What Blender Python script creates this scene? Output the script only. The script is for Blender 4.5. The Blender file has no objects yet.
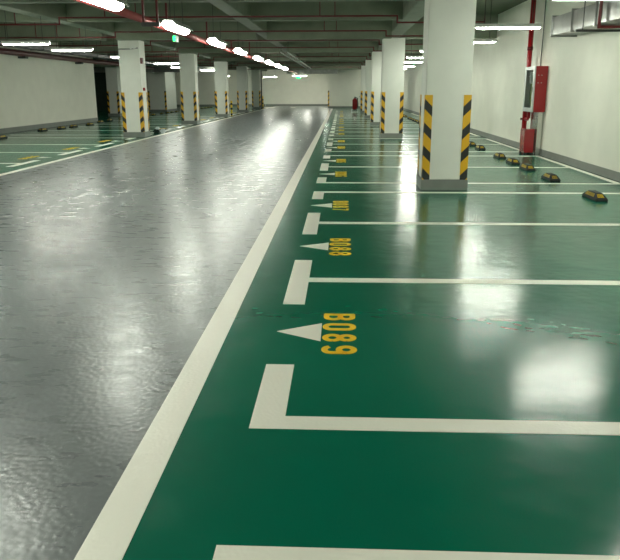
import bpy, bmesh, math
from mathutils import Vector, Matrix

scene = bpy.context.scene
COL = scene.collection

# ---------------------------------------------------------------- camera
CAM_F, CAM_PITCH, CAM_YAW, CAM_ROLL, CAM_H = 695.5, 0.2671, -0.0445, -0.0014, 1.424
cd = bpy.data.cameras.new('camera')
cam = bpy.data.objects.new('camera', cd)
COL.objects.link(cam)
cd.sensor_fit = 'HORIZONTAL'
cd.sensor_width = 36.0
cd.lens = CAM_F / 620.0 * 36.0
cd.clip_start = 0.05
cd.clip_end = 300
F = Vector((math.sin(CAM_YAW) * math.cos(CAM_PITCH), math.cos(CAM_YAW) * math.cos(CAM_PITCH), -math.sin(CAM_PITCH)))
R0 = F.cross(Vector((0, 0, 1))).normalized()
U0 = R0.cross(F)
cr, sr = math.cos(CAM_ROLL), math.sin(CAM_ROLL)
R1 = cr * R0 + sr * U0
U1 = -sr * R0 + cr * U0
m = Matrix((R1, U1, -F)).transposed().to_4x4()
m.translation = Vector((0, 0, CAM_H))
cam.matrix_world = m
scene.camera = cam

# ---------------------------------------------------------------- world, exposure
w = bpy.data.worlds.new('world')
scene.world = w
w.use_nodes = True
w.node_tree.nodes['Background'].inputs[0].default_value = (0.75, 0.9, 0.72, 1)
w.node_tree.nodes['Background'].inputs[1].default_value = 0.02
vs = scene.view_settings
vs.view_transform = 'Standard'
vs.look = 'None'
vs.gamma = 1.0
vs.use_curve_mapping = False
vs.exposure = 1.82
LAMP_LANE = 20.0      # emission of the wide lane tubes
LAMP_BAY = 46.0       # emission of the slim bay tubes
LAMP_COL = (0.96, 1.0, 0.87)


# ---------------------------------------------------------------- materials
def principled(name, col, rough=0.6, metal=0.0, spec=0.5, coat=0.0, coat_rough=0.1):
    mt = bpy.data.materials.new(name)
    mt.use_nodes = True
    b = mt.node_tree.nodes['Principled BSDF']
    b.inputs['Base Color'].default_value = (*col, 1)
    b.inputs['Roughness'].default_value = rough
    b.inputs['Metallic'].default_value = metal
    b.inputs['Specular IOR Level'].default_value = spec
    b.inputs['Coat Weight'].default_value = coat
    b.inputs['Coat Roughness'].default_value = coat_rough
    return mt, b, mt.node_tree


def noisy(name, col, var=0.12, scale=6.0, rough=0.6, bump=0.0, bump_scale=60.0, **kw):
    """base colour with a slight procedural variation and an optional bump"""
    mt, b, nt = principled(name, col, rough, **kw)
    N, L = nt.nodes, nt.links
    tc = N.new('ShaderNodeTexCoord')
    nz = N.new('ShaderNodeTexNoise')
    nz.inputs['Scale'].default_value = scale
    nz.inputs['Detail'].default_value = 6
    L.new(tc.outputs['Object'], nz.inputs['Vector'])
    rp = N.new('ShaderNodeValToRGB')
    rp.color_ramp.elements[0].position = 0.3
    rp.color_ramp.elements[1].position = 0.7
    rp.color_ramp.elements[0].color = (*[c * (1 - var) for c in col], 1)
    rp.color_ramp.elements[1].color = (*[min(1, c * (1 + var)) for c in col], 1)
    L.new(nz.outputs['Fac'], rp.inputs['Fac'])
    L.new(rp.outputs['Color'], b.inputs['Base Color'])
    if bump:
        n2 = N.new('ShaderNodeTexNoise')
        n2.inputs['Scale'].default_value = bump_scale
        n2.inputs['Detail'].default_value = 3
        L.new(tc.outputs['Object'], n2.inputs['Vector'])
        bp = N.new('ShaderNodeBump')
        bp.inputs['Strength'].default_value = bump
        bp.inputs['Distance'].default_value = 0.01
        L.new(n2.outputs['Fac'], bp.inputs['Height'])
        L.new(bp.outputs['Normal'], b.inputs['Normal'])
    return mt


def epoxy(name, col, var, rough, fine, fine_scale, fine_dist, wave_dist, spec=0.5):
    """glossy floor paint: fine orange-peel bump over a long shallow waviness"""
    mt, b, nt = principled(name, col, rough, spec=spec)
    N, L = nt.nodes, nt.links
    tc = N.new('ShaderNodeTexCoord')

    def noise(scale, detail=3, rough_=0.5, stretch=None):
        n = N.new('ShaderNodeTexNoise')
        n.noise_dimensions = '2D'
        n.inputs['Scale'].default_value = scale
        n.inputs['Detail'].default_value = detail
        n.inputs['Roughness'].default_value = rough_
        if stretch:
            mp = N.new('ShaderNodeMapping')
            mp.inputs['Scale'].default_value = stretch
            L.new(tc.outputs['Object'], mp.inputs['Vector'])
            L.new(mp.outputs['Vector'], n.inputs['Vector'])
        else:
            mp = N.new('ShaderNodeMapping')
            mp.inputs['Location'].default_value = (3.71, 11.37, 0.0)
            L.new(tc.outputs['Object'], mp.inputs['Vector'])
            L.new(mp.outputs['Vector'], n.inputs['Vector'])
        return n
    big = noise(0.5, 3, 0.5)
    rp = N.new('ShaderNodeValToRGB')
    rp.color_ramp.elements[0].position = 0.32
    rp.color_ramp.elements[1].position = 0.68
    rp.color_ramp.elements[0].color = (*[c * (1 - var) for c in col], 1)
    rp.color_ramp.elements[1].color = (*[c * (1 + var) for c in col], 1)
    L.new(big.outputs['Fac'], rp.inputs['Fac'])
    L.new(rp.outputs['Color'], b.inputs['Base Color'])
    rn = noise(7, 3, 0.5, (0.6, 1.6, 1))
    mr = N.new('ShaderNodeMapRange')
    mr.inputs['From Min'].default_value = 0.3
    mr.inputs['From Max'].default_value = 0.7
    mr.inputs['To Min'].default_value = rough * 0.9
    mr.inputs['To Max'].default_value = rough * 1.12
    L.new(rn.outputs['Fac'], mr.inputs['Value'])
    L.new(mr.outputs['Result'], b.inputs['Roughness'])
    wv = noise(2.6, 1, 0.4)
    b1 = N.new('ShaderNodeBump')
    b1.inputs['Strength'].default_value = 1.0
    b1.inputs['Distance'].default_value = wave_dist
    L.new(wv.outputs['Fac'], b1.inputs['Height'])
    fn = noise(fine_scale, 0, 0.5)
    b2 = N.new('ShaderNodeBump')
    b2.inputs['Strength'].default_value = fine
    b2.inputs['Distance'].default_value = fine_dist
    L.new(fn.outputs['Fac'], b2.inputs['Height'])
    L.new(b1.outputs['Normal'], b2.inputs['Normal'])
    L.new(b2.outputs['Normal'], b.inputs['Normal'])
    return mt


def emit(name, col, strength):
    mt = bpy.data.materials.new(name)
    mt.use_nodes = True
    nt = mt.node_tree
    nt.nodes.clear()
    e = nt.nodes.new('ShaderNodeEmission')
    e.inputs[0].default_value = (*col, 1)
    e.inputs[1].default_value = strength
    o = nt.nodes.new('ShaderNodeOutputMaterial')
    nt.links.new(e.outputs[0], o.inputs[0])
    return mt


def hazard(name):
    """yellow and black bands slanting down towards the middle of the column face"""
    mt, b, nt = principled(name, (0.8, 0.45, 0.02), 0.45)
    N, L = nt.nodes, nt.links
    tc = N.new('ShaderNodeTexCoord')
    sx = N.new('ShaderNodeSeparateXYZ')
    L.new(tc.outputs['Object'], sx.inputs[0])

    def mth(op, a, c=None):
        n = N.new('ShaderNodeMath')
        n.operation = op
        for i, v in enumerate((a, c)):
            if v is None:
                continue
            if isinstance(v, (int, float)):
                n.inputs[i].default_value = v
            else:
                L.new(v, n.inputs[i])
        return n.outputs[0]
    r = mth('ADD', mth('ABSOLUTE', sx.outputs[0]), mth('ABSOLUTE', sx.outputs[1]))
    ph = mth('SUBTRACT', sx.outputs[2], mth('MULTIPLY', r, 1.0))
    fr = mth('FRACT', mth('ADD', mth('DIVIDE', mth('ADD', ph, 0.68), 0.325), 4.37))
    k = mth('LESS_THAN', fr, 0.43)
    mx = N.new('ShaderNodeMix')
    mx.data_type = 'RGBA'
    L.new(k, mx.inputs[0])
    mx.inputs[6].default_value = (0.72, 0.40, 0.008, 1)
    mx.inputs[7].default_value = (0.012, 0.014, 0.013, 1)
    L.new(mx.outputs[2], b.inputs['Base Color'])
    return mt


M = {}
M['green'] = epoxy('green_epoxy', (0.0, 0.134, 0.076), 0.08, 0.20, 0.3, 13, 0.0022, 0.0035, spec=0.36)
M['grey'] = epoxy('grey_epoxy', (0.128, 0.145, 0.146), 0.06, 0.29, 0.6, 38, 0.0016, 0.0025, spec=0.24)
M['white_line'] = epoxy('white_line_paint', (0.88, 0.86, 0.75), 0.03, 0.35, 0.3, 60, 0.003, 0.003)
M['yellow_line'] = noisy('yellow_floor_paint', (0.95, 0.60, 0.005), 0.05, 20, 0.4)
M['wall'] = noisy('white_wall_paint', (0.82, 0.81, 0.71), 0.03, 2.0, 0.7, 0.15, 40)
M['column'] = noisy('white_column_paint', (0.76, 0.77, 0.70), 0.03, 3.0, 0.65, 0.1, 40)
M['skirt'] = noisy('grey_plinth_paint', (0.20, 0.21, 0.19), 0.08, 5.0, 0.45)
M['concrete'] = noisy('painted_concrete', (0.105, 0.128, 0.080), 0.14, 3.0, 0.8, 0.3, 25)
M['beam'] = noisy('painted_beam', (0.19, 0.22, 0.155), 0.10, 3.0, 0.75, 0.2, 25)
M['red_pipe'] = noisy('dark_red_pipe_paint', (0.12, 0.008, 0.009), 0.15, 8.0, 0.4)
M['main_pipe'] = noisy('red_main_pipe_paint', (0.34, 0.08, 0.075), 0.12, 5.0, 0.35)  # pinker than the other red pipes
M['red'] = noisy('red_enamel', (0.33, 0.006, 0.010), 0.06, 6.0, 0.3)
M['red_gloss'] = principled('glossy_red_enamel', (0.33, 0.010, 0.014), 0.22, coat=0.6)[0]
M['hazard'] = hazard('hazard_bands')
M['rubber'] = noisy('black_rubber', (0.010, 0.011, 0.010), 0.2, 12, 0.7)
M['yellow'] = noisy('yellow_reflector', (0.75, 0.5, 0.01), 0.06, 12, 0.35)
M['galv'] = noisy('galvanised_steel', (0.30, 0.31, 0.29), 0.15, 5.0, 0.32, 0.2, 10, metal=0.9)
M['alu'] = noisy('grey_aluminium_frame', (0.50, 0.53, 0.51), 0.05, 8.0, 0.4, metal=0.3)
M['steel'] = noisy('brushed_steel', (0.55, 0.55, 0.52), 0.06, 8.0, 0.22, metal=0.9)
M['white_metal'] = noisy('white_enamelled_metal', (0.75, 0.77, 0.72), 0.03, 8.0, 0.5)
M['dark'] = noisy('dark_metal', (0.03, 0.034, 0.03), 0.2, 8.0, 0.5)
M['door'] = noisy('dark_green_door_paint', (0.025, 0.045, 0.032), 0.25, 3.0, 0.4)
M['hose'] = noisy('olive_hose', (0.28, 0.32, 0.05), 0.2, 20, 0.7)
M['white_cloth'] = noisy('white_plastic', (0.75, 0.77, 0.78), 0.05, 14, 0.6)
M['lamp_lane'] = emit('lane_tube_glow', LAMP_COL, LAMP_LANE)
M['lamp_bay'] = emit('bay_tube_glow', LAMP_COL, LAMP_BAY)
M['exit'] = emit('green_sign_glow', (0.02, 0.9, 0.15), 1.6)
gm, gb, _ = principled('clear_glass', (0.9, 0.95, 0.92), 0.05)
gb.inputs['Transmission Weight'].default_value = 1.0
gb.inputs['IOR'].default_value = 1.05
M['glass'] = gm


# ---------------------------------------------------------------- mesh helpers
class MB:
    def __init__(self):
        self.bm = bmesh.new()

    def box(self, x0, x1, y0, y1, z0, z1, bev=0.0):
        r = bmesh.ops.create_cube(self.bm, size=1.0)
        vs_ = r['verts']
        for v in vs_:
            v.co = Vector(((x0 + x1) / 2 + v.co.x * (x1 - x0), (y0 + y1) / 2 + v.co.y * (y1 - y0), (z0 + z1) / 2 + v.co.z * (z1 - z0)))
        if bev:
            es = list({e for v in vs_ for e in v.link_edges})
            bmesh.ops.bevel(self.bm, geom=es, offset=bev, segments=2, affect='EDGES')
        return self

    def prism(self, pts, axis, a, b):
        """closed outline pts (2-D) extruded from a to b along axis ('x','y','z')"""
        def mk(p, t):
            return {'x': (t, p[0], p[1]), 'y': (p[0], t, p[1]), 'z': (p[0], p[1], t)}[axis]
        A = [self.bm.verts.new(mk(p, a)) for p in pts]
        B = [self.bm.verts.new(mk(p, b)) for p in pts]
        n = len(pts)
        self.bm.faces.new(A)
        self.bm.faces.new(B[::-1])
        for i in range(n):
            self.bm.faces.new((A[i], B[i], B[(i + 1) % n], A[(i + 1) % n]))
        bmesh.ops.recalc_face_normals(self.bm, faces=self.bm.faces)
        return self

    def tube(self, pts, r, n=10, cap=True):
        pts = [Vector(p) for p in pts]
        rings = []
        for i, p in enumerate(pts):
            if i == 0:
                d = pts[1] - p
            elif i == len(pts) - 1:
                d = p - pts[-2]
            else:
                d = (pts[i + 1] - p).normalized() + (p - pts[i - 1]).normalized()
            d.normalize()
            ref = Vector((0, 0, 1)) if abs(d.z) < 0.8 else Vector((1, 0, 0))
            u = d.cross(ref).normalized()
            v = d.cross(u).normalized()
            k = 1.0
            if 0 < i < len(pts) - 1:
                c = d.dot((pts[i + 1] - p).normalized())
                k = 1.0 / max(0.6, c)
            rr = r[i] if isinstance(r, (list, tuple)) else r
            rings.append([self.bm.verts.new(p + (u * math.cos(2 * math.pi * j / n) + v * math.sin(2 * math.pi * j / n)) * rr * (k if 0 < i < len(pts) - 1 else 1)) for j in range(n)])
        for a, b in zip(rings, rings[1:]):
            for j in range(n):
                f = self.bm.faces.new((a[j], a[(j + 1) % n], b[(j + 1) % n], b[j]))
                f.smooth = True
        if cap:
            self.bm.faces.new(rings[0])
            self.bm.faces.new(rings[-1][::-1])
        bmesh.ops.recalc_face_normals(self.bm, faces=self.bm.faces)
        return self

    def poly(self, pts, z0, z1):
        return self.prism(pts, 'z', z0, z1)

    def build(self, name, mat, parent=None, loc=(0, 0, 0)):
        me = bpy.data.meshes.new(name)
        self.bm.to_mesh(me)
        self.bm.free()
        me.materials.append(mat)
        o = bpy.data.objects.new(name, me)
        COL.objects.link(o)
        o.location = loc
        if parent:
            o.parent = parent
        return o


def tag(o, label, cat, group=None):
    o['label'] = label
    o['category'] = cat
    if group:
        o['group'] = group
    return o


def thing(name, label, cat, loc=(0, 0, 0), group=None, rotz=0):
    o = bpy.data.objects.new(name, None)
    o.empty_display_size = 0.1
    COL.objects.link(o)
    o.location = loc
    o.rotation_euler = (0, 0, rotz)
    return tag(o, label, cat, group)


def dup(root, loc, label, rotz=None, group=None):
    r = root.copy()
    COL.objects.link(r)
    r.location = loc
    if rotz is not None:
        r.rotation_euler = (0, 0, rotz)
    r['label'] = label
    if group:
        r['group'] = group
    for ch in list(root.children):
        c = ch.copy()
        COL.objects.link(c)
        c.parent = r
        for g in list(ch.children):
            d = g.copy()
            COL.objects.link(d)
            d.parent = c
    return r


def struct(name, mb, mat, parent=None):
    o = mb.build(name, mat, parent)
    if parent is None:
        o['kind'] = 'structure'
    return o


ORD = ['first', 'second', 'third', 'fourth', 'fifth', 'sixth', 'seventh', 'eighth', 'ninth', 'tenth', 'eleventh', 'twelfth',
       'thirteenth', 'fourteenth', 'fifteenth', 'sixteenth', 'seventeenth', 'eighteenth', 'nineteenth', 'twentieth',
       'twenty-first', 'twenty-second', 'twenty-third', 'twenty-fourth', 'twenty-fifth', 'twenty-sixth']

# ---------------------------------------------------------------- the shell
CEIL = 3.50
WR = 4.46          # right wall face
WL = -11.50        # left wall face
LR0, LR1 = -0.825, -0.675     # right edge line of the driveway
LL0, LL1 = -5.98, -5.85       # left edge line of the driveway
struct('floor', MB().box(LR0, WR, -8, 57.6, -0.2, 0.0), M['green'])
struct('floor', MB().box(LL0, LR0, -8, 65, -0.2, 0.0), M['grey'])
struct('floor', MB().box(-18, LL0, -8, 65, -0.2, 0.0), M['green'])
struct('ceiling', MB().box(-18, WR + 0.2, -8, 65.2, CEIL, CEIL + 0.2), M['concrete'])
struct('wall_right', MB().box(WR, WR + 0.2, -8, 57.6, -0.2, CEIL), M['wall'])
struct('wall_left', MB().box(WL - 0.25, WL, -8, 33.2, 0, CEIL), M['wall'])
struct('wall_outer', MB().box(-18.2, -18, -8, 65.2, -0.2, CEIL), M['wall'])
struct('wall_back', MB().box(-18, WR, -8.2, -8, -0.2, CEIL), M['wall'])
struct('wall_far', MB().box(-11.2, -1.1, 65, 65.2, -0.2, CEIL), M['wall'])
struct('wall_far_right', MB().box(-1.1, WR + 0.2, 57.6, 65.2, -0.2, CEIL), M['wall'])
struct('wall_far_left', MB().box(-18, -11.2, 63.5, 65.2, 0, CEIL), M['wall'])
struct('wall_recess', MB().box(-18, -12.9, 50.4, 50.65, 0, CEIL), M['wall'])
struct('baseboard_right', MB().box(WR - 0.012, WR, -8, 57.6, 0, 0.14), M['skirt'])
struct('baseboard_left', MB().box(WL, WL + 0.012, -8, 33.2, 0, 0.17), M['skirt'])
struct('baseboard_far', MB().box(-11.18, -1.12, 64.985, 65, 0, 0.16), M['skirt'])
struct('baseboard_far_right', MB().box(-1.1, WR - 0.02, 57.585, 57.6, 0, 0.14), M['skirt'])
struct('baseboard_far_left', MB().box(-17.9, -11.2, 63.485, 63.5, 0, 0.16), M['skirt'])
struct('baseboard_recess', MB().box(-15.0, -12.95, 50.385, 50.4, 0, 0.16), M['skirt'])
d1 = struct('door_1', MB().box(-17.6, -16.4, 50.34, 50.39, 0.0, 2.6), M['door'])
MB().box(-17.7, -17.6, 50.32, 50.40, 0.0, 2.7).box(-16.4, -16.3, 50.32, 50.40, 0.0, 2.7).box(-17.7, -16.3, 50.32, 50.40, 2.6, 2.7).build('door_frame', M['dark'], d1)
MB().box(-16.62, -16.55, 50.30, 50.34, 0.95, 1.15, 0.005).build('door_handle', M['steel'], d1)

# beams under the slab: long girders over the column rows, cross girders, shallow beams between
tn = [0]


def beam(x0, x1, y0, y1, z0):
    tn[0] += 1
    struct('trim_%d' % tn[0], MB().box(x0, x1, y0, y1, z0, CEIL, 0.01), M['beam'])


RCOL = [10.28, 21.5, 29.05, 36.75, 45.0]                 # near faces of the right row
LCOL = [21.95, 30.3, 38.6, 46.8, 54.6]                   # near faces of the left row
beam(1.43, 1.85, -8, 57.6, 3.04)
beam(-7.10, -6.72, -8, 65, 3.04)
beam(-2.53, -2.21, -8, 65, 3.02)
for y in [2.0, 10.5, 21.45, 29.2, 37.0, 45.2, 53.2]:
    for x0, x1 in ((-11.5, -7.10), (-6.72, -2.53), (-2.21, 1.43), (1.85, WR)):
        beam(x0, x1, y, y + 0.4, 2.86 if y > 3 else 2.9)
for y in [6.0, 13.9, 17.75, 25.2, 33.0, 41.0, 49.2]:
    for x0, x1 in ((-6.72, -2.53), (-2.21, 1.43)):
        beam(x0, x1, y, y + 0.26, 3.04)
    beam(-11.5, -7.10, y, y + 0.26, 3.04)


# ---------------------------------------------------------------- painted floor markings
Z0, Z1 = 0.0, 0.003
tag(MB().box(LR0, LR1, -3, 55.5, Z0, Z1).build('edge_line', M['white_line']),
    'long white painted line between grey driveway and green bays on the right', 'painted line')
tag(MB().box(LL0, LL1, -3, 57.5, Z0, Z1).build('edge_line', M['white_line']),
    'long white painted line along the far left side of the grey driveway', 'painted line')

RL = [1.87, 2.80, 5.20, 7.60, 10.00, 11.05, 13.40, 15.75, 16.84, 19.15, 21.38, 22.6, 24.75, 26.9, 28.9,
      30.0, 32.2, 34.4, 36.6, 37.7, 40.0, 42.2, 44.7, 45.9, 48.0, 50.2]
RT = ['e', 's', 't', 't', 'e', 's', 't', 'e', 's', 't', 'e', 's', 't', 't', 'e', 's', 't', 't', 'e', 's', 't', 't', 'e', 's', 't', 'e']


def bay_line(y, kind, sx, label, group, xin, xout, xend):
    """a stroke across the bay mouth plus a block along the driveway; sx=+1 right side, -1 left side"""
    t = thing('bay_line', label, 'painted line', (0, y, 0), group)
    a, b = sorted((xin, xout))
    y0, y1 = {'t': (-0.64, 0.64), 's': (-0.06, 0.67), 'e': (-0.67, 0.06)}[kind]
    MB().box(a, b, y0, y1, Z0, Z1).build('end_block', M['white_line'], t)
    c, d = sorted((xout, xend))
    MB().box(c, d, -0.06, 0.06, Z0, Z1).build('line_stroke', M['white_line'], t)


NUMS = {}
for i, (y, k) in enumerate(zip(RL, RT)):
    if i == 0:
        lab = 'white painted bay line cut off by the bottom edge of the photo'
    elif i == 1:
        lab = 'white L-shaped bay line on the near side of the number B089'
    elif i == 2:
        lab = 'white T-shaped bay line between the numbers B089 and B088'
    elif i == 3:
        lab = 'white T-shaped bay line between the numbers B088 and B087'
    elif i == 4:
        lab = 'white L-shaped bay line just in front of the nearest column, beyond number B087'
    else:
        lab = 'white bay line on the green floor right of the driveway, %s from the front' % ORD[i]
    bay_line(y, k, 1, lab, 'bay lines right of the driveway', -0.39, -0.24, 4.28 if i > 4 else 4.40)

# back lines of the bays along the right wall
for j, (a, b) in enumerate(((11.0, 15.81), (16.78, 21.44), (22.54, 28.96), (29.94, 36.66), (37.64, 44.76))):
    tag(MB().box(4.28, 4.38, a, b, Z0, Z1).build('back_line', M['white_line']),
        'white line closing the bays along the right wall, %s stretch behind the nearest column' % ORD[j], 'painted line', 'back lines of the right bays')

LLN = [11.5, 13.85, 16.35, 18.8, 21.5, 22.9, 25.5, 28.1, 30.1, 31.3, 33.6, 36.2, 38.4, 39.6, 41.9, 44.2, 46.6, 47.8, 50.1, 52.4]
LLT = ['s', 't', 't', 't', 'e', 's', 't', 't', 'e', 's', 't', 't', 'e', 's', 't', 't', 'e', 's', 't', 'e']
for i, (y, k) in enumerate(zip(LLN, LLT)):
    bay_line(y, k, -1, 'white bay line left of the driveway, %s from the front' % ORD[i],
             'bay lines left of the driveway', -6.30, -6.45, -10.9)

# glyphs: strokes in a unit box (x right 0..1, y up 0..1)


def arc(cx, cy, rx, ry, a0, a1, n=14):
    return [(cx + rx * math.cos(math.radians(a0 + (a1 - a0) * i / n)), cy + ry * math.sin(math.radians(a0 + (a1 - a0) * i / n))) for i in range(n + 1)]


GL = {
    'B': [[(0.14, 0), (0.14, 1)], [(0.1, 0.93), (0.55, 0.93)] + arc(0.55, 0.73, 0.3, 0.2, 90, -90) + [(0.14, 0.53)],
          [(0.14, 0.53), (0.55, 0.53)] + arc(0.55, 0.30, 0.33, 0.23, 90, -90) + [(0.1, 0.07)]],
    '0': [arc(0.5, 0.74, 0.36, 0.2, 0, 180) + arc(0.5, 0.26, 0.36, 0.2, 180, 360) + [(0.86, 0.74)]],
    '1': [[(0.5, 0), (0.5, 0.97)], [(0.5, 0.95), (0.25, 0.78)]],
    '2': [arc(0.5, 0.74, 0.36, 0.2, 170, -20) + [(0.14, 0.07)], [(0.1, 0.07), (0.9, 0.07)]],
    '3': [arc(0.5, 0.73, 0.34, 0.2, 160, -90), arc(0.5, 0.29, 0.36, 0.22, 90, -160)],
    '4': [[(0.7, 0), (0.7, 1)], [(0.7, 0.97), (0.1, 0.3), (0.95, 0.3)]],
    '5': [[(0.85, 0.93), (0.2, 0.93), (0.18, 0.56)] + arc(0.5, 0.31, 0.36, 0.24, 120, -155)],
    '6': [arc(0.5, 0.74, 0.36, 0.2, 15, 180) + [(0.14, 0.3)], arc(0.5, 0.29, 0.36, 0.22, 0, 360)],
    '7': [[(0.1, 0.93), (0.86, 0.93), (0.4, 0.0)]],
    '8': [arc(0.5, 0.73, 0.32, 0.2, 0, 360, 20), arc(0.5, 0.29, 0.36, 0.22, 0, 360, 20)],
    '9': [arc(0.5, 0.71, 0.36, 0.22, 0, 360, 20), arc(0.5, 0.26, 0.36, 0.19, -165, 0) + [(0.86, 0.71)]],
}


def glyph_mesh(ch, w, h, s, mat):
    """one character as a thin slab, upright in its own XY plane"""
    bm = bmesh.new()
    for st in GL[ch]:
        P = [Vector((a * w, b * h)) for a, b in st]
        L_, R_ = [], []
        for i, p in enumerate(P):
            if i == 0:
                d = P[1] - p
            elif i == len(P) - 1:
                d = p - P[i - 1]
            else:
                d = (P[i + 1] - p).normalized() + (p - P[i - 1]).normalized()
            d.normalize()
            nn = Vector((-d.y, d.x)) * s / 2
            L_.append(p + nn)
            R_.append(p - nn)
        lt = [bm.verts.new((v.x, v.y, Z1)) for v in L_]
        rt = [bm.verts.new((v.x, v.y, Z1)) for v in R_]
        lb = [bm.verts.new((v.x, v.y, Z0)) for v in L_]
        rb = [bm.verts.new((v.x, v.y, Z0)) for v in R_]
        for i in range(len(P) - 1):
            bm.faces.new((rt[i], rt[i + 1], lt[i + 1], lt[i]))
            bm.faces.new((lb[i], lb[i + 1], rb[i + 1], rb[i]))
            bm.faces.new((rb[i], rb[i + 1], rt[i + 1], rt[i]))
            bm.faces.new((lt[i], lt[i + 1], lb[i + 1], lb[i]))
    me = bpy.data.meshes.new('character')
    bm.to_mesh(me)
    bm.free()
    me.materials.append(mat)
    return me


GM = {}


def glyph(ch):
    if ch not in GM:
        GM[ch] = glyph_mesh(ch, 0.128, 0.195, 0.036, M['yellow_line'])
    return GM[ch]


def bay_number(text, x, y, rot, label, group):
    t = thing('bay_number', label, 'painted number', (x, y, 0), group, rot)
    n = len(text)
    pitch = 0.197
    for i, ch in enumerate(text):
        o = bpy.data.objects.new('character', glyph(ch))
        COL.objects.link(o)
        o.parent = t
        o.location = ((i - (n - 1) / 2) * pitch - 0.064, -0.0975, 0)
    return t


def bay_arrow(x, y, sx, label, group):
    t = MB().poly([(0, 0), (0.27 * sx, -0.16), (0.27 * sx, 0.16)], Z0, Z1).build('bay_arrow', M['white_line'], None, (x, y, 0))
    tag(t, label, 'painted arrow', group)


num = 89
k = 0
for i in range(1, len(RL) - 1):
    if RT[i] == 'e':
        continue
    yc = (RL[i] + RL[i + 1]) / 2
    s = 'B%03d' % num
    if num >= 87:
        ln = 'yellow bay number %s painted on the green floor' % s
        la = 'white triangle pointing at the driveway beside the number %s' % s
    else:
        ln = 'yellow bay number on the right side, %s from the front' % ORD[k]
        la = 'white triangle right of the driveway, %s from the front' % ORD[k]
    bay_number(s, 0.0, yc, -math.pi / 2, ln, 'yellow bay numbers on the right')
    bay_arrow(-0.38, yc, 1, la, 'white bay triangles on the right')
    num -= 1
    k += 1
num = 65
k = 0
for i in range(len(LLN) - 1):
    if LLT[i] == 'e':
        continue
    yc = (LLN[i] + LLN[i + 1]) / 2
    bay_number('B%03d' % num, -6.82, yc, math.pi / 2, 'yellow bay number left of the driveway, %s from the front' % ORD[k], 'yellow bay numbers on the left')
    bay_arrow(-6.32, yc, -1, 'white triangle left of the driveway, %s from the front' % ORD[k], 'white bay triangles on the left')
    num += 1
    k += 1
for x, y, a, b, lb in ((-4.04, 59.4, 0.2, 0.7, 'short white dash on the driveway near the far wall'),
                    (-1.28, 57.0, 0.14, 0.55, 'white painted patch at the foot of the striped far wall corner'),
                    (-6.0, 59.5, 0.45, 0.9, 'white painted patch at the far end of the left driveway line')):
    tag(MB().box(-a, a, -b, b, Z0, Z1).build('paint_patch', M['white_line'], None, (x, y, 0)), lb, 'painted patch')


# ---------------------------------------------------------------- columns
def guard_mb(hx, hy, sx, sy, wd=0.10, z0=0.15, z1=1.35, t=0.008):
    """L-shaped corner strip wrapped round one corner of a shaft of half sizes hx, hy"""
    g = 0.0
    pts = [(hx + g - wd, hy + g), (hx + g, hy + g), (hx + g, hy + g - wd), (hx + g + t, hy + g - wd), (hx + g + t, hy + g + t), (hx + g - wd, hy + g + t)]
    return MB().prism([(p[0] * sx, p[1] * sy) for p in pts], 'z', z0, z1)


def make_column(x, y, hx, hy, top, label, group, guards=((-1, -1), (1, -1), (1, 1), (-1, 1))):
    t = thing('column', label, 'column', (x, y, 0), group)
    MB().box(-hx, hx, -hy, hy, 0.15, top, 0.012).build('shaft', M['column'], t)
    MB().box(-hx - 0.02, hx + 0.02, -hy - 0.02, hy + 0.02, 0, 0.15).build('plinth', M['skirt'], t)
    for sx, sy in guards:
        guard_mb(hx, hy, sx, sy).build('corner_guard', M['hazard'], t)
    return t


H = 0.32
RX, LX = 1.515, -6.49
c0 = make_column(RX, RCOL[0] + H + 0.02, H, H, 2.88, 'nearest white column, yellow-black corner bands, cut off by the top of the photo', 'columns right of the driveway')
for i, y in enumerate(RCOL[1:]):
    dup(c0, (RX, y + H + 0.02, 0), 'white column with striped corner bands, %s from the front in the right row' % ORD[i + 1])
lg = 'columns left of the driveway'
cA = dup(c0, (LX, LCOL[0] + H + 0.02, 0), 'white column with striped corners and red alarm box, nearest in the left row', group=lg)
for i, y in enumerate(LCOL[1:]):
    dup(c0, (LX - 0.03, y + H + 0.02, 0), 'white column with striped corner bands, %s from the front in the left row' % ORD[i + 1], group=lg)
dup(c0, (-12.75, 39.9, 0), 'white column standing beyond the end of the left wall, mostly behind another', group='columns far on the left')
make_column(-12.3, 48.95, 0.6, 1.5, CEIL, 'wide grey-white pier with striped corners seen between the two nearest left columns', 'columns far on the left', ((-1, -1), (1, -1)))


def wall_guard(x, y, sx, sy, label):
    o = guard_mb(0, 0, sx, sy).build('corner_guard', M['hazard'], None, (x, y, 0))
    tag(o, label, 'corner guard')


wall_guard(-1.102, 57.598, -1, -1, 'yellow and black striped strip on the corner of the far right wall')
wall_guard(-11.198, 63.498, 1, -1, 'yellow and black striped strip on the far left wall corner, seen between columns')

# fittings on the nearest left column
ya = LCOL[0]
t = thing('alarm_box', 'small dark red alarm box high on the nearest left column', 'alarm', (LX + 0.3215, ya + 0.14, 2.20))
MB().box(0.0, 0.06, -0.08, 0.08, 0, 0.17, 0.006).build('housing', M['red_pipe'], t)
MB().box(0.06, 0.066, -0.03, 0.03, 0.05, 0.11).build('button', M['dark'], t)
t = thing('alarm_box', 'small red alarm button at band height on the nearest left column side', 'alarm', (LX + 0.329, ya + 0.22, 1.40))
MB().box(0.0, 0.05, -0.045, 0.045, 0, 0.09, 0.006).build('housing', M['red'], t)
MB().box(0.05, 0.056, -0.02, 0.02, 0.025, 0.065).build('button', M['dark'], t)
t = thing('emergency_light', 'grey conduit and small twin lamp across the top of the nearest left column', 'light', (LX, ya + 0.02, 2.62))
MB().tube([(-0.30, -0.03, 0.0), (0.0, -0.03, 0.0), (0.30, -0.03, 0.03)], 0.02, 8).build('conduit', M['galv'], t)
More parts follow.
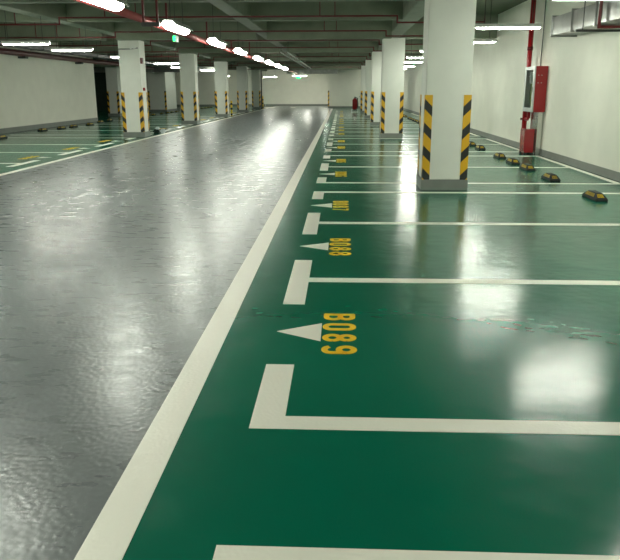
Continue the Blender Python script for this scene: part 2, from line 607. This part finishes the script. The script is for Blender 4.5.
MB().tube([(0.10, -0.05, 0.04), (0.10, -0.11, 0.03)], [0.025, 0.04], 10).tube([(0.20, -0.05, 0.05), (0.20, -0.11, 0.04)], [0.025, 0.04], 10).box(0.06, 0.24, -0.05, 0.0, 0.02, 0.08).build('lamp_head', M['white_metal'], t)


# ---------------------------------------------------------------- tube lights
def make_lamp(name, label, group, loc, along, length, wd, hh, mat, drop):
    """batten light: housing, glowing tube below it, end caps, two hangers to the slab"""
    t = thing(name, label, 'ceiling light', loc, group, 0 if along == 'x' else math.pi / 2)
    L2 = length / 2
    # housing: a shallow trough, open below
    tr = MB().prism([(-wd * 0.75, hh * 0.55), (-wd * 0.35, hh + 0.035), (wd * 0.35, hh + 0.035), (wd * 0.75, hh * 0.55), (wd * 0.70, hh * 0.55 - 0.002), (wd * 0.33, hh + 0.015), (-wd * 0.33, hh + 0.015), (-wd * 0.70, hh * 0.55 - 0.002)], 'x', -L2 - 0.03, L2 + 0.03)
    tr.build('housing', M['white_metal'], t)
    # tube: rounded cross-section with rounded ends
    bm = MB()
    n = 12
    prof = [(-L2, 0.3), (-L2 + 0.03, 0.8), (-L2 + 0.08, 1.0), (L2 - 0.08, 1.0), (L2 - 0.03, 0.8), (L2, 0.3)]
    rings = []
    for x, k_ in prof:
        rings.append([bm.bm.verts.new((x, math.cos(2 * math.pi * j / n) * wd / 2 * k_, hh / 2 + math.sin(2 * math.pi * j / n) * hh / 2 * k_)) for j in range(n)])
    for a, b in zip(rings, rings[1:]):
        for j in range(n):
            bm.bm.faces.new((a[j], a[(j + 1) % n], b[(j + 1) % n], b[j]))
    bm.bm.faces.new(rings[0])
    bm.bm.faces.new(rings[-1][::-1])
    bmesh.ops.recalc_face_normals(bm.bm, faces=bm.bm.faces)
    bm.build('tube', mat, t)
    for s in (-1, 1):
        MB().tube([(s * L2 * 0.75, 0, hh + 0.03), (s * L2 * 0.75, 0, drop)], 0.006, 6).build('hanger', M['dark'], t)
    return t


LANE_Y = [9.3, 13.5, 17.8, 21.9, 26.6, 30.6, 34.9, 38.9]
lz = 2.45
lane = make_lamp('tube_light', 'wide glowing tube light over the driveway, nearest of its row, at the top edge', 'tube lights over the driveway',
                 (-3.05, LANE_Y[0], lz), 'y', 1.35, 0.21, 0.13, M['lamp_lane'], CEIL - lz)  # tube fattened so its shape takes in the camera glow
for i, y in enumerate(LANE_Y[1:]):
    dup(lane, (-3.05, y, lz), 'wide glowing tube light over the driveway, %s from the front of its row' % ORD[i + 1])
for y in (5.1, 0.9, -3.3):  # unseen lane tubes, added to light the near floor
    dup(lane, (-3.05, y, lz), 'added wide tube light over the driveway near or behind the viewer, outside the photo', group='added tube lights outside the photo')

bay = make_lamp('tube_light', 'slim tube light over the right bays just beside the nearest column', 'tube lights over the right bays',
                (2.84, 12.8, 2.42), 'x', 1.08, 0.055, 0.055, M['lamp_bay'], CEIL - 2.42)
for i, (x, y) in enumerate(((2.86, 16.5), (2.72, 20.45), (2.70, 24.4), (2.6, 28.2), (2.75, 33.4), (2.75, 37.4))):
    dup(bay, (x, y, 2.42), 'slim tube light over the right bays, %s from the front below the frame top' % ORD[i + 1])
dup(bay, (3.02, 9.0, 2.45), 'slim tube light along the top right edge of the photo, above the duct')
for x, y in ((2.9, 5.0), (2.9, 1.0), (2.9, -3.0)):  # out-of-view tubes added to brighten the near right side
    dup(bay, (x, y, 2.42), 'added slim tube light over the right bays, near or behind the viewer, outside the photo', group='added tube lights outside the photo')
lgp = 'tube lights over the left bays'
for i, (x, y) in enumerate(((-7.25, 16.5), (-7.2, 19.2), (-7.45, 24.9), (-7.60, 31.2), (-8.15, 36.6), (-7.7, 42.0))):
    lb = ['slim tube light over the left bays, cut off by the left edge of the photo', 'slim tube light over the left bays, just left of the nearest left column'][i] if i < 2 else 'slim tube light over the left bays, %s from the front' % ORD[i]
    dup(bay, (x, y, 2.42 if i < 2 else 2.5), lb, group=lgp)
for x, y in ((-7.3, 12.6), (-7.3, 8.6), (-7.3, 4.4), (-7.3, 0.0), (-7.3, -4.0)):  # never in view; added for more light from the left
    dup(bay, (x, y, 2.42), 'added slim tube light over the left bays, outside the photo', group='added tube lights outside the photo')
for x, y, lb in ((-5.9, 59.5, 'white tube light near the far wall, just right of the last left column'),
                 (-3.25, 55.6, 'white tube light under the far metal duct above the driveway')):
    dup(bay, (x, y, 2.42), lb, group='tube lights near the far wall')
for x, y, lb in ((-9.3, 56.0, 'slim tube light before the far left wall corner'), 
                 (2.8, 43.0, 'last slim tube light over the far right bays'), (2.8, 51.0, 'slim tube light closest to the far right wall')):
    dup(bay, (x, y, 2.42), lb, group='distant slim tube lights')

for x, y, lb in ((0.4, 50.6, 'added surface tube light hidden up between the last beams by the right columns'), (2.9, 55.2, 'added surface tube light between the last beams over the right bays'),
                 (-2.4, 50.6, 'added surface tube light between the last beams over the driveway'), (-9.6, 49.0, 'added surface tube light between the beams over the far left bays'),
                 (-9.6, 57.5, 'added surface tube light between the beams before the far left wall')):
    dup(bay, (x, y, 3.24), lb, group='added surface tube lights between far beams')  # out-of-sight fixtures added to brighten the far walls
    for ch in [c for c in COL.objects if c.parent and c.parent.location.y == y and abs(c.parent.location.z - 3.24) < 1e-3 and c.name.startswith('hanger')]:
        ch.scale.z = (CEIL - 3.24) / (CEIL - 2.42)
for x, lb in ((-2.9, 'added wide tube light tucked behind the far metal duct, left one'), (-1.4, 'added wide tube light tucked behind the far metal duct, right one')):
    dup(lane, (x, 60.5, 2.84), lb, group='added tube lights behind the far duct')  # pair added behind the duct to light the far wall


# ---------------------------------------------------------------- pipes
PZ, PL, PR = 2.985, 2.845, 0.019
PY = [12.2, 16.3, 20.3, 24.0, 28.0, 32.0, 35.8, 40.0, 44.0, 48.2, 52.2]
for i, y in enumerate(PY):
    g = 'dark red sprinkler pipes across the ceiling'
    t = thing('sprinkler_pipe', 'dark red sprinkler pipe crossing under the ceiling, %s from the front' % ORD[i] if i else 'dark red sprinkler pipe crossing at the very top of the photo', 'pipe', (0, y, 0), g)
    pts = [(-11.3, 0, PL), (-6.34, 0, PL), (-6.34, 0, PZ), (1.2, 0, PZ), (1.2, 0, PL), (1.9, 0, PL), (3.10, 0, PL), (3.10, 0, CEIL - 0.06)]
    if 9.9 < y < 11.3:
        continue
    MB().tube(pts, PR, 8).build('pipe_run', M['red_pipe'], t)
    for x in (-10.4, -9.85, -8.6, -8.0, -7.35, -5.3, -4.6, -0.50, -0.17):
        z = PL if x < -6.6 else PZ
        o = MB().tube([(0, 0, z + 0.012), (0, 0, 3.38)], 0.013, 6).tube([(0, 0, 3.36), (0, 0, 3.42)], [0.013, 0.035], 8)
        o.build('sprinkler_upright', M['red_pipe'], t, (x, 0, 0))

t = thing('main_pipe', 'thick pinkish red main pipe running along the row of driveway lights', 'pipe', (-3.5, 0, 2.62))
MB().tube([(0, 6, 0), (0, 56, 0)], 0.065, 14).build('pipe_run', M['main_pipe'], t)
for y in (14.6, 18.9, 23.0, 27.5, 33.5, 40.5, 48):
    MB().box(-0.02, 0.02, -0.02, 0.02, 0.0, 0.88).box(-0.08, 0.08, -0.03, 0.03, -0.08, 0.08, 0.01).build('pipe_hanger', M['red_pipe'], t, (0, y, 0))
t = thing('pipe_drop', 'pair of dark red vertical pipes joined by a black tee above the nearest left column', 'pipe', (-3.28, 12.5, 2.50))
MB().tube([(-0.12, 0, 0.03), (-0.12, 0, 0.97)], 0.022, 8).tube([(0.12, 0, 0.03), (0.12, 0, 0.97)], 0.022, 8).build('vertical_pipe', M['red_pipe'], t)
MB().box(-0.16, 0.16, -0.035, 0.035, -0.03, 0.04, 0.01).build('tee', M['dark'], t)

t = thing('wall_pipe', 'thick dark red pipe along the top of the left wall', 'pipe', (-11.33, 0, 2.68))
MB().tube([(0, 2, 0), (0, 44, 0)], 0.10, 14).build('pipe_run', M['red_pipe'], t)
for y in (15.5, 20.5, 25.5, 31.0):
    MB().box(-0.165, 0.12, -0.12, 0.12, -0.17, -0.10, 0.01).build('pipe_bracket', M['dark'], t, (0, y, 0))

# cable ladder over the driveway and tray on the left
t = thing('cable_ladder', 'pale cable ladder hanging above the driveway before the far duct', 'cable tray', (-2.15, 27, 2.74))
MB().box(-0.14, -0.12, 0, 20, 0, 0.04).box(0.12, 0.14, 0, 20, 0, 0.04).build('rails', M['white_metal'], t)
for q in range(20):
    MB().box(-0.12, 0.12, 0.2 + q * 1.0, 0.23 + q * 1.0, 0.01, 0.02).build('rung', M['galv'], t)
for q in range(6):
    for a in (-0.13, 0.13):
        MB().box(a - 0.005, a + 0.005, 0.3 + q * 3.5, 0.31 + q * 3.5, 0.04, 0.74).build('hanger', M['dark'], t)
t = thing('cable_tray', 'dark metal cable tray running along the ceiling over the left bays', 'cable tray', (-9.4, 3, 2.62))
MB().box(-0.20, 0.20, 0, 39, 0, 0.012).box(-0.20, -0.188, 0, 39, 0.012, 0.10).box(0.188, 0.20, 0, 39, 0.012, 0.10).build('tray', M['dark'], t)
for q in range(15):
    MB().box(-0.215, -0.203, 2.0 + q * 2.45, 2.02 + q * 2.45, -0.02, 0.87).box(0.203, 0.215, 2.0 + q * 2.45, 2.02 + q * 2.45, -0.02, 0.87).box(-0.215, 0.215, 2.0 + q * 2.45, 2.02 + q * 2.45, -0.02, -0.002).build('hanger', M['dark'], t)


# ---------------------------------------------------------------- ducts
def duct(label, x0, x1, y0, y1, z0, z1, along, step):
    t = thing('ventilation_duct', label, 'duct', ((x0 + x1) / 2, (y0 + y1) / 2, z0))
    a, b, c = (x1 - x0) / 2, (y1 - y0) / 2, z1 - z0
    MB().box(-a, a, -b, b, 0, c, 0.008).build('duct_body', M['galv'], t)
    n = int(round((b if along == 'y' else a) * 2 / step))
    for i in range(n + 1):
        if along == 'y':
            y = -b + 0.02 + i * (2 * b - 0.04) / n
            fb = MB().box(-a - 0.03, -a - 0.002, y - 0.018, y + 0.018, -0.03, c + 0.03).box(a + 0.002, a + 0.03, y - 0.018, y + 0.018, -0.03, c + 0.03)
            fb.box(-a, a, y - 0.018, y + 0.018, -0.03, -0.002).box(-a, a, y - 0.018, y + 0.018, c + 0.002, c + 0.03)
        else:
            x = -a + 0.02 + i * (2 * a - 0.04) / n
            fb = MB().box(x - 0.018, x + 0.018, -b - 0.03, -b - 0.002, -0.03, c + 0.03).box(x - 0.018, x + 0.018, b + 0.002, b + 0.03, -0.03, c + 0.03)
            fb.box(x - 0.018, x + 0.018, -b, b, -0.03, -0.002).box(x - 0.018, x + 0.018, -b, b, c + 0.002, c + 0.03)
        fb.build('flange', M['galv'], t)
    return t


duct('galvanised duct with flanges along the right wall in the top right corner', 3.93, 4.36, 7.0, 14.0, 2.40, 2.72, 'y', 1.15)
t = thing('duct_bracket', 'thin dark bar slung under the duct on the right wall', 'bracket', (4.06, 11.75, 2.295))
MB().box(-0.40, 0.38, -0.02, 0.02, 0, 0.035).build('cross_bar', M['dark'], t)
MB().box(-0.30, -0.285, -0.007, 0.007, 0.035, 1.2).build('rod', M['dark'], t)
t = thing('sprinkler_pipe', 'dark red pipe dropping in front of the wall duct and turning right under it', 'pipe', (3.86, 11.3, 0))
MB().tube([(0, 0, 3.49), (0, 0, 2.33), (0.57, 0, 2.33)], 0.024, 10).build('pipe_run', M['red_pipe'], t)
duct('foil-bright galvanised duct hanging across the driveway before the far wall', -4.3, -0.35, 56.15, 56.85, 2.62, 3.12, 'x', 1.3)
duct('galvanised duct crossing behind the left columns', -17.0, -7.2, 43.0, 43.5, 2.46, 2.76, 'x', 1.4)


# ---------------------------------------------------------------- exit signs
def exit_sign(x, y, z, lb, sx, sy):
    t = thing('exit_sign', lb, 'sign', (x, y, z))
    MB().box(-sx, sx, -sy, sy, 0, 0.13, 0.004).build('housing', M['white_metal'], t)
    MB().box(-sx * 0.9, sx * 0.9, -sy - 0.006, -sy, 0.01, 0.12).build('sign_face', M['exit'], t)
    MB().tube([(0, 0, 0.13), (0, 0, CEIL - z)], 0.006, 6).build('hanger', M['dark'], t)


exit_sign(-3.66, 16.0, 2.44, 'tiny glowing green sign hanging under the second driveway light', 0.032, 0.14)
exit_sign(-3.25, 54.4, 2.22, 'glowing green sign under the far tube light and duct', 0.17, 0.03)


# ---------------------------------------------------------------- wheel stops
def make_stop(x, y, label, group):
    t = thing('wheel_stop', label, 'wheel stop', (x, y, 0), group)
    # body along Y with sloped sides and sloped ends
    bm = bmesh.new()
    L2, W2, Hh = 0.27, 0.085, 0.10
    base = [(-W2, -L2), (W2, -L2), (W2, L2), (-W2, L2)]
    mid = [(-W2, -L2), (W2, -L2), (W2, L2), (-W2, L2)]
    top = [(-W2 * 0.55, -L2 + 0.13), (W2 * 0.55, -L2 + 0.13), (W2 * 0.55, L2 - 0.13), (-W2 * 0.55, L2 - 0.13)]
    rows = [[bm.verts.new((a, b, z)) for a, b in ring] for ring, z in ((base, 0), (mid, 0.03), (top, Hh))]
    for a, b in zip(rows, rows[1:]):
        for j in range(4):
            bm.faces.new((a[j], a[(j + 1) % 4], b[(j + 1) % 4], b[j]))
    bm.faces.new(rows[0][::-1])
    bm.faces.new(rows[-1])
    bmesh.ops.bevel(bm, geom=[e for e in bm.edges], offset=0.008, segments=2, affect='EDGES')
    mb = MB()
    mb.bm.free()
    mb.bm = bm
    mb.build('body', M['rubber'], t)

    # yellow reflectors: one long on each side, one on each end, lying just on the slopes
    def patch(p):
        b = bmesh.new()
        vs_ = [b.verts.new(v) for v in p]
        f = b.faces.new(vs_)
        f.normal_update()
        r = bmesh.ops.extrude_face_region(b, geom=[f])
        nrm = f.normal.copy()
        for v in [g for g in r['geom'] if isinstance(g, bmesh.types.BMVert)]:
            v.co += nrm * 0.006
        bmesh.ops.recalc_face_normals(b, faces=b.faces)
        q = MB()
        q.bm.free()
        q.bm = b
        q.build('reflector', M['yellow'], t)

    def lerp(a, b, k_):
        return a + (b - a) * k_
    for s in (-1, 1):
        xa, xb = W2, W2 * 0.55
        p = []
        for k_, yy in ((0.25, -0.17), (0.25, 0.17), (0.85, 0.14), (0.85, -0.14)):
            p.append((s * lerp(xa, xb, k_), yy, lerp(0.03, Hh, k_)))
        patch(p if s > 0 else p[::-1])
        p = []
        for k_, xx in ((0.25, 0.045), (0.25, -0.045), (0.8, -0.035), (0.8, 0.035)):
            p.append((xx, s * lerp(L2, L2 - 0.13, k_), lerp(0.03, Hh, k_)))
        patch(p if s > 0 else p[::-1])
    return t


RS = [9.5, 11.55, 13.15, 14.15, 15.35, 17.55, 18.75, 20.0, 21.1, 23.3, 24.3, 25.6, 26.6, 27.8, 30.6, 31.7, 32.9, 34.0, 35.2, 36.2, 38.3, 39.4, 40.6, 41.6]
def clear(y, lines):
    # keep every stop inside its bay, off the painted strokes
    for ln in lines:
        if abs(y - ln) < 0.36:
            y = ln + (0.37 if y > ln else -0.37)
    return y


s0 = make_stop(3.42, clear(RS[0], RL), 'black rubber wheel stop with yellow patches, nearest one at the right edge', 'wheel stops by the right wall')
for i, y in enumerate(RS[1:]):
    dup(s0, (3.42, clear(y, RL), 0), 'black and yellow wheel stop by the right wall, %s from the front' % ORD[i + 1])
LS = [21.2, 25.4, 26.5, 28.0, 29.3, 31.6, 33.4, 43.0, 44.3, 45.6, 46.9, 41.0, 55.6, 57.0, 58.4, 59.7]
LSX = [-10.35, -10.75, -10.6, -10.6, -10.5, -10.85, -10.95, -10.9, -10.9, -10.9, -10.9, -10.9, -10.9, -10.9, -10.9, -10.9]
for i, (x, y) in enumerate(zip(LSX, LS)):
    if i == 0:
        lb = 'black wheel stop at the left edge of the photo by the left wall'
    elif i < 7:
        lb = 'dark wheel stop along the left wall, %s counted from the left edge of the photo' % ORD[i]
    elif i < 12:
        lb = 'tiny dark wheel stop before the wide far pier, number %s from its left' % ORD[[1, 2, 3, 4, 0][i - 7]]
    else:
        lb = 'tiny dark wheel stop far back between the second and third left columns, %s from left' % ORD[i - 12]
    dup(s0, (x, clear(y, LLN), 0), lb, group='wheel stops on the left')


# ---------------------------------------------------------------- fire point on the right wall
FY0, FY1 = 15.92, 16.74
t = thing('fire_hose_cabinet', 'red fire hose cabinet with glazed grey door on the right wall', 'fire cabinet', (4.20, FY0, 0.94))
D, HH, LEN = WR - 4.20 - 0.002, 0.97, FY1 - FY0
MB().box(0.0, D, 0, 0.02, 0, HH, 0.004).box(0.0, D, LEN - 0.02, LEN, 0, HH).box(0.0, D, 0.02, LEN - 0.02, 0, 0.02).box(0.0, D, 0.02, LEN - 0.02, HH - 0.02, HH).box(D - 0.015, D, 0.02, LEN - 0.02, 0.02, HH - 0.02).build('body', M['red'], t)
dr = MB().box(-0.025, 0.0, 0, 0.13, 0, HH).box(-0.025, 0.0, LEN - 0.10, LEN, 0, HH).box(-0.025, 0.0, 0.13, LEN - 0.10, 0, 0.09).box(-0.025, 0.0, 0.13, LEN - 0.10, HH - 0.07, HH).build('door', M['alu'], t)
MB().box(-0.016, -0.010, 0.13, LEN - 0.10, 0.09, HH - 0.07).build('pane', M['glass'], dr)
MB().box(-0.045, -0.025, 0.05, 0.07, 0.42, 0.54, 0.004).build('handle', M['steel'], dr)
MB().box(0.14, 0.15, 0.03, LEN - 0.03, 0.03, HH - 0.03).build('back_panel', M['alu'], t)
MB().box(0.005, 0.14, LEN - 0.03, LEN - 0.021, 0.03, HH - 0.03).build('end_lining', M['alu'], t)
hs = MB()
for q in range(5):
    rr = 0.08 + q * 0.045
    hs.tube([(0.09, LEN / 2 + 0.9 * rr * math.cos(a * math.pi / 12), 0.45 + 1.4 * rr * math.sin(a * math.pi / 12)) for a in range(25)], 0.022, 6)
hs.build('hose', M['hose'], t)
MB().tube([(0.05, LEN / 2 + 0.12, 0.62), (0.05, LEN / 2 + 0.02, 0.86)], [0.03, 0.06], 10).build('nozzle', M['white_cloth'], t)
bl = MB()
for zz in (0.62, 0.78):
    for xx in (0.06, 0.13):
        bl.tube([(xx, 0.0, zz), (xx, -0.008, zz)], 0.009, 8)
bl.build('bolts', M['alu'], t)

tag(MB().box(-0.055, 0.055, -0.30, 0.30, 0, 0.935, 0.004).build('steel_pedestal', M['steel'], None, (4.385, 16.25, 0)),
    'shiny steel upright panel below the fire hose cabinet', 'panel')

t = thing('fire_box', 'red box with black feet on the floor below the fire hose cabinet', 'fire box', (4.21, 16.08, 0))
MB().box(-0.10, 0.10, -0.02, 0.42, 0.05, 0.57, 0.008).build('body', M['red_gloss'], t)
MB().box(-0.108, -0.10, 0.01, 0.39, 0.09, 0.53).build('lid', M['red_gloss'], t)
for a in (-0.08, 0.08):
    for b in (0.02, 0.38):
        MB().box(a - 0.025, a + 0.025, b - 0.025, b + 0.025, 0, 0.05).build('foot', M['rubber'], t)

t = thing('fire_riser', 'red standpipe rising from floor to ceiling behind the fire hose cabinet', 'pipe', (4.27, 16.86, 0))
MB().tube([(0, 0, 0), (0, 0, CEIL)], 0.055, 14).build('pipe_run', M['red'], t)
MB().tube([(0, 0, 2.28), (0, 0, 2.36)], 0.066, 14).build('coupling', M['red_pipe'], t)
MB().tube([(0, -0.05, 0.76), (0.02, -0.20, 0.76), (0.02, -0.27, 0.80), (0.02, -0.28, 0.93)], 0.035, 10).build('branch', M['red'], t)
MB().tube([(-0.05, 0, 0.76), (-0.085, 0, 0.76)], 0.018, 8).tube([(-0.08, 0, 0.76), (-0.095, 0, 0.76)], 0.03, 10).build('valve', M['red_pipe'], t)
tag(MB().tube([(0, 0, 0), (0, 0, CEIL - 1.915)], 0.012, 8).build('conduit', M['galv'], None, (4.44, 16.5, 1.912)),
    'thin grey conduit running up the right wall from the fire hose cabinet', 'conduit')

# ---------------------------------------------------------------- wheeled extinguisher at the far end
t = thing('wheeled_extinguisher', 'red wheeled fire extinguisher by the farthest right column', 'fire extinguisher', (0.84, 46.0, 0))
MB().tube([(0, 0, 0.20), (0, 0, 0.24), (0, 0, 0.78), (0, 0, 0.86), (0, 0, 0.90)], [0.10, 0.16, 0.16, 0.10, 0.04], 18).build('tank', M['red'], t)
MB().tube([(0, 0, 0.90), (0, 0, 0.96)], 0.03, 10).box(-0.05, 0.05, -0.02, 0.02, 0.95, 0.98).build('valve', M['dark'], t)
MB().tube([(0.17, 0.05, 0.15), (0.18, 0.08, 0.85), (0.32, 0.10, 1.02)], 0.014, 8).build('handle', M['dark'], t)
MB().tube([(0.0, -0.03, 0.95), (0.14, -0.1, 0.9), (0.2, -0.1, 0.6), (0.19, -0.1, 0.35)], 0.022, 8).build('hose', M['rubber'], t)
for s in (-1, 1):
    MB().tube([(s * 0.17, 0, 0.12), (s * 0.21, 0, 0.12)], 0.12, 18).build('wheel', M['white_cloth'], t)
MB().tube([(-0.17, 0, 0.12), (0.17, 0, 0.12)], 0.015, 8).box(-0.12, 0.12, -0.1, 0.1, 0.16, 0.20).build('axle_frame', M['dark'], t)


# ---------------------------------------------------------------- striped posts and odd items on the left
def post(x, y, lb, h):
    t = thing('barrier_post', lb, 'post', (x, y, 0), 'striped posts on the left')
    MB().tube([(0, 0, 0.012), (0, 0, h)], 0.055, 14).build('pole', M['yellow'], t)
    MB().tube([(0, 0, 0.0), (0, 0, 0.012)], 0.12, 14).build('foot_plate', M['dark'], t)
    for z in (0.06, 0.36, 0.62):
        MB().tube([(0, 0, z), (0, 0, z + 0.1)], 0.058, 14).build('black_band', M['rubber'], t)
    return t


post(-6.12, 39.6, 'yellow post with black bands beside the driveway, in front of the third left column', 0.84)
post(-6.12, 55.6, 'yellow post with black bands beside the last left column near the far wall', 0.95)
t = thing('drain_pipe', 'dark vertical pipe with a pale cable beside the last left column', 'pipe', (-6.0, 54.7, 0))
MB().tube([(-0.12, 0, 0), (-0.12, 0, 2.86)], 0.05, 10).build('pipe_run', M['dark'], t)
MB().tube([(0.0, 0, 2.5), (0.05, 0, 1.6), (0.16, 0, 0.9), (0.18, 0, 0.2)], 0.012, 6).build('cable', M['white_metal'], t)
t = thing('bundle', 'small black and white bundle on the floor right of the nearest left column', 'bundle', (-6.22, 23.9, 0))
MB().box(-0.17, 0.06, -0.12, 0.12, 0, 0.13, 0.04).build('dark_bag', M['rubber'], t)
MB().box(0.05, 0.26, -0.10, 0.10, 0, 0.15, 0.05).build('white_bag', M['white_cloth'], t)
MB().box(-0.10, 0.05, -0.06, 0.08, 0.12, 0.21, 0.03).build('top_bag', M['white_cloth'], t)
